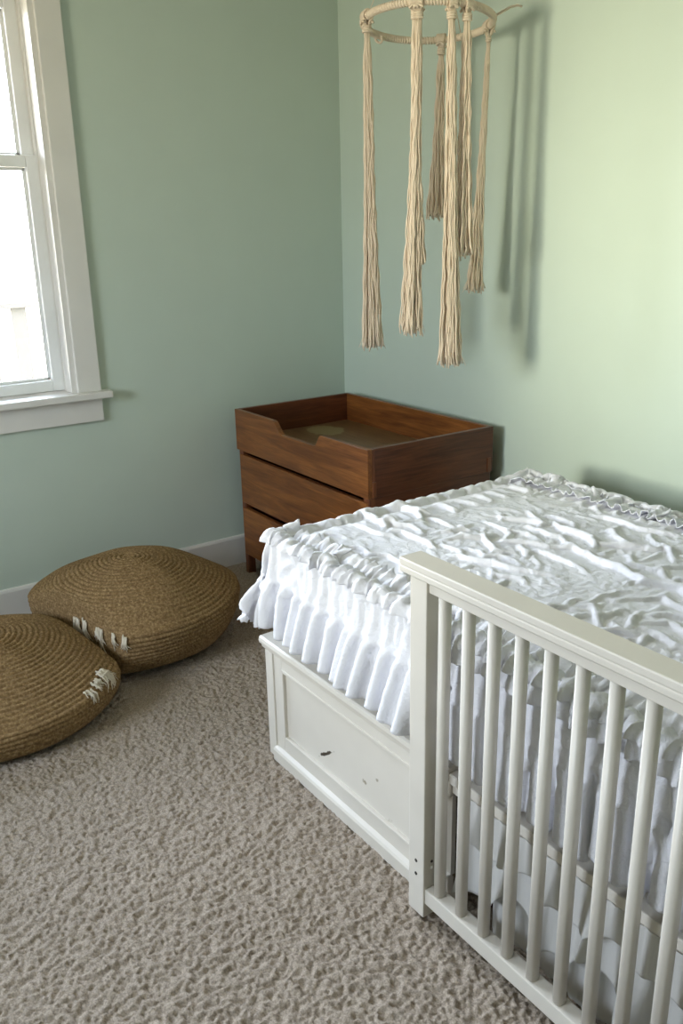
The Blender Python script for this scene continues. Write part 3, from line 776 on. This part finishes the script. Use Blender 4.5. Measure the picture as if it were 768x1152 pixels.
for i, (t, b, w0, w1, nst) in enumerate((
        (3.443, (0.9434, -0.5367, 1.1087), 0.0292, 0.0696, 74), (4.492, (1.1358, -0.5128, 1.1691), 0.0247, 0.0674, 61),
        (4.43, (1.1423, -0.494, 1.3968), 0.0202, 0.0539, 40), (4.972, (1.2118, -0.4, 1.06), 0.0292, 0.0696, 74),
        (5.23, (1.2132, -0.3547, 1.4215), 0.0292, 0.0651, 68), (.20, (1.0644, -0.1572, 1.2864), 0.0146, 0.0561, 30),
        (1.25, (0.8746, -0.1733, 1.5472), 0.0247, 0.0741, 57))):
    tassel(t, b, w0, w1, nst, 40+i)
# a knot at the back and a trailing end of the wrapping cord
kb = hoop_pt(2.40)
tubes([np.array([kb+np.array([.009*math.cos(a), .009*math.cos(a+.8), -.012+.011*math.sin(a)]) for a in np.linspace(q, q+6, 14)]) for q in (0, 1.5, 3)], [np.full(14, .0042)]*3, 7, 'knot', COTTON, mo_)
q0 = hoop_pt(6.05)
tubes([np.array([q0, q0+np.array([.014, .025, .016]), q0+np.array([.028, .050, .030]), q0+np.array([.042, .066, .034]), q0+np.array([.052, .078, .030])])], [np.array([.004, .0042, .004, .0038, .0034])], 8, 'cord_tail', COTTON, mo_)
hook = np.array([HC[0], HC[1], 2.60])
tubes([np.array([hoop_pt(t), hoop_pt(t)*.5+hook*.5, hook]) for t in (.9, 3.0, 5.1)], [np.full(3, .0013)]*3, 6, 'hanging_cord', COTTON, mo_)
tubes([np.array([hook+np.array([0, .010*math.cos(a)+.0, .010+.010*math.sin(a)]) for a in np.linspace(-1.57, 3.6, 12)]+[hook+np.array([0, 0, .022])])], [np.full(13, .0016)], 8, 'ceiling_hook', METAL, mo_)
adopt(mo_)


# ------------------------------------------------------------------ camera
cam = bpy.data.cameras.new('camera'); co = bpy.data.objects.new('camera', cam); C.objects.link(co)
F = 970.6
yaw, pitch, roll = math.radians(145.467), math.radians(-18.018), math.radians(-1.206)
f = Vector((math.cos(pitch)*math.cos(yaw), math.cos(pitch)*math.sin(yaw), math.sin(pitch)))
r = f.cross(Vector((0, 0, 1))).normalized(); u = r.cross(f)
r2 = r*math.cos(roll)+u*math.sin(roll); u2 = -r*math.sin(roll)+u*math.cos(roll)
M = Matrix((r2, u2, -f)).transposed().to_4x4(); M.translation = (3.463, -2.418, 1.5)
co.matrix_world = M; cam.sensor_fit = 'HORIZONTAL'; cam.sensor_width = 36; cam.lens = F/768*36; cam.clip_start = .02
bpy.context.scene.camera = co

# ------------------------------------------------------------------ light
w = bpy.data.worlds.new('daylight'); bpy.context.scene.world = w; w.use_nodes = True; nt = w.node_tree
tc = nt.nodes.new('ShaderNodeTexCoord'); sp = nt.nodes.new('ShaderNodeSeparateXYZ'); lk(nt, tc.outputs['Generated'], sp.inputs[0])
mr = N(nt, 'ShaderNodeMapRange'); mr.inputs['From Min'].default_value = -1; mr.inputs['From Max'].default_value = 1; lk(nt, sp.outputs['Z'], mr.inputs['Value'])
col = ramp(nt, mr.outputs[0], [(.0, (.72, .64, .48)), (.47, (.92, .82, .66)), (.53, (.93, .96, 1.04)), (1, (.60, .75, 1.05))])
# the low hazy sun behind the camera brightens a small part of the sky
sd = Vector((-.02, -1, .04)).normalized()
d0 = N(nt, 'ShaderNodeVectorMath', operation='SUBTRACT'); d0.inputs[1].default_value = sd; lk(nt, tc.outputs['Generated'], d0.inputs[0])
d1 = N(nt, 'ShaderNodeVectorMath', operation='MULTIPLY'); d1.inputs[1].default_value = (1/.045, 1/.30, 1/.13); lk(nt, d0.outputs[0], d1.inputs[0])
d2 = N(nt, 'ShaderNodeVectorMath', operation='DOT_PRODUCT'); lk(nt, d1.outputs[0], d2.inputs[0]); lk(nt, d1.outputs[0], d2.inputs[1])
m2 = N(nt, 'ShaderNodeMath', operation='MULTIPLY'); lk(nt, d2.outputs['Value'], m2.inputs[0]); m2.inputs[1].default_value = -.5
m3 = N(nt, 'ShaderNodeMath', operation='EXPONENT'); lk(nt, m2.outputs[0], m3.inputs[0])
vs = N(nt, 'ShaderNodeVectorMath', operation='SCALE'); vs.inputs[0].default_value = (4.0, 3.6, 2.6); lk(nt, m3.outputs[0], vs.inputs['Scale'])
va = N(nt, 'ShaderNodeVectorMath', operation='ADD'); lk(nt, vs.outputs[0], va.inputs[0]); lk(nt, col, va.inputs[1])
bg = nt.nodes['Background']; lk(nt, va.outputs[0], bg.inputs['Color']); bg.inputs['Strength'].default_value = 45
def portal(loc, rot, sx, sy):
    l = bpy.data.lights.new('daylight_portal', 'AREA'); l.shape = 'RECTANGLE'; l.size = sx; l.size_y = sy; l.cycles.is_portal = True
    o = bpy.data.objects.new('daylight_portal', l); C.objects.link(o); o.location = loc; o.rotation_euler = rot
portal((-.20, (WY0+WY1)/2, (WZ0+WZ1)/2), (0, -math.pi/2, 0), WZ1-WZ0, WY1-WY0)
portal(((BX0+BX1)/2, RY-.20, (BZ0+BZ1)/2), (math.pi/2, 0, 0), BX1-BX0, BZ1-BZ0)
sc = bpy.context.scene
sc.view_settings.view_transform = 'Standard'; sc.view_settings.look = 'None'; sc.view_settings.gamma = 1; sc.view_settings.use_curve_mapping = False
sc.view_settings.exposure = -.65
sc.cycles.use_denoising = True; sc.cycles.max_bounces = 12; sc.cycles.diffuse_bounces = 8; sc.cycles.transparent_max_bounces = 12
sc.cycles.caustics_reflective = False; sc.cycles.caustics_refractive = False
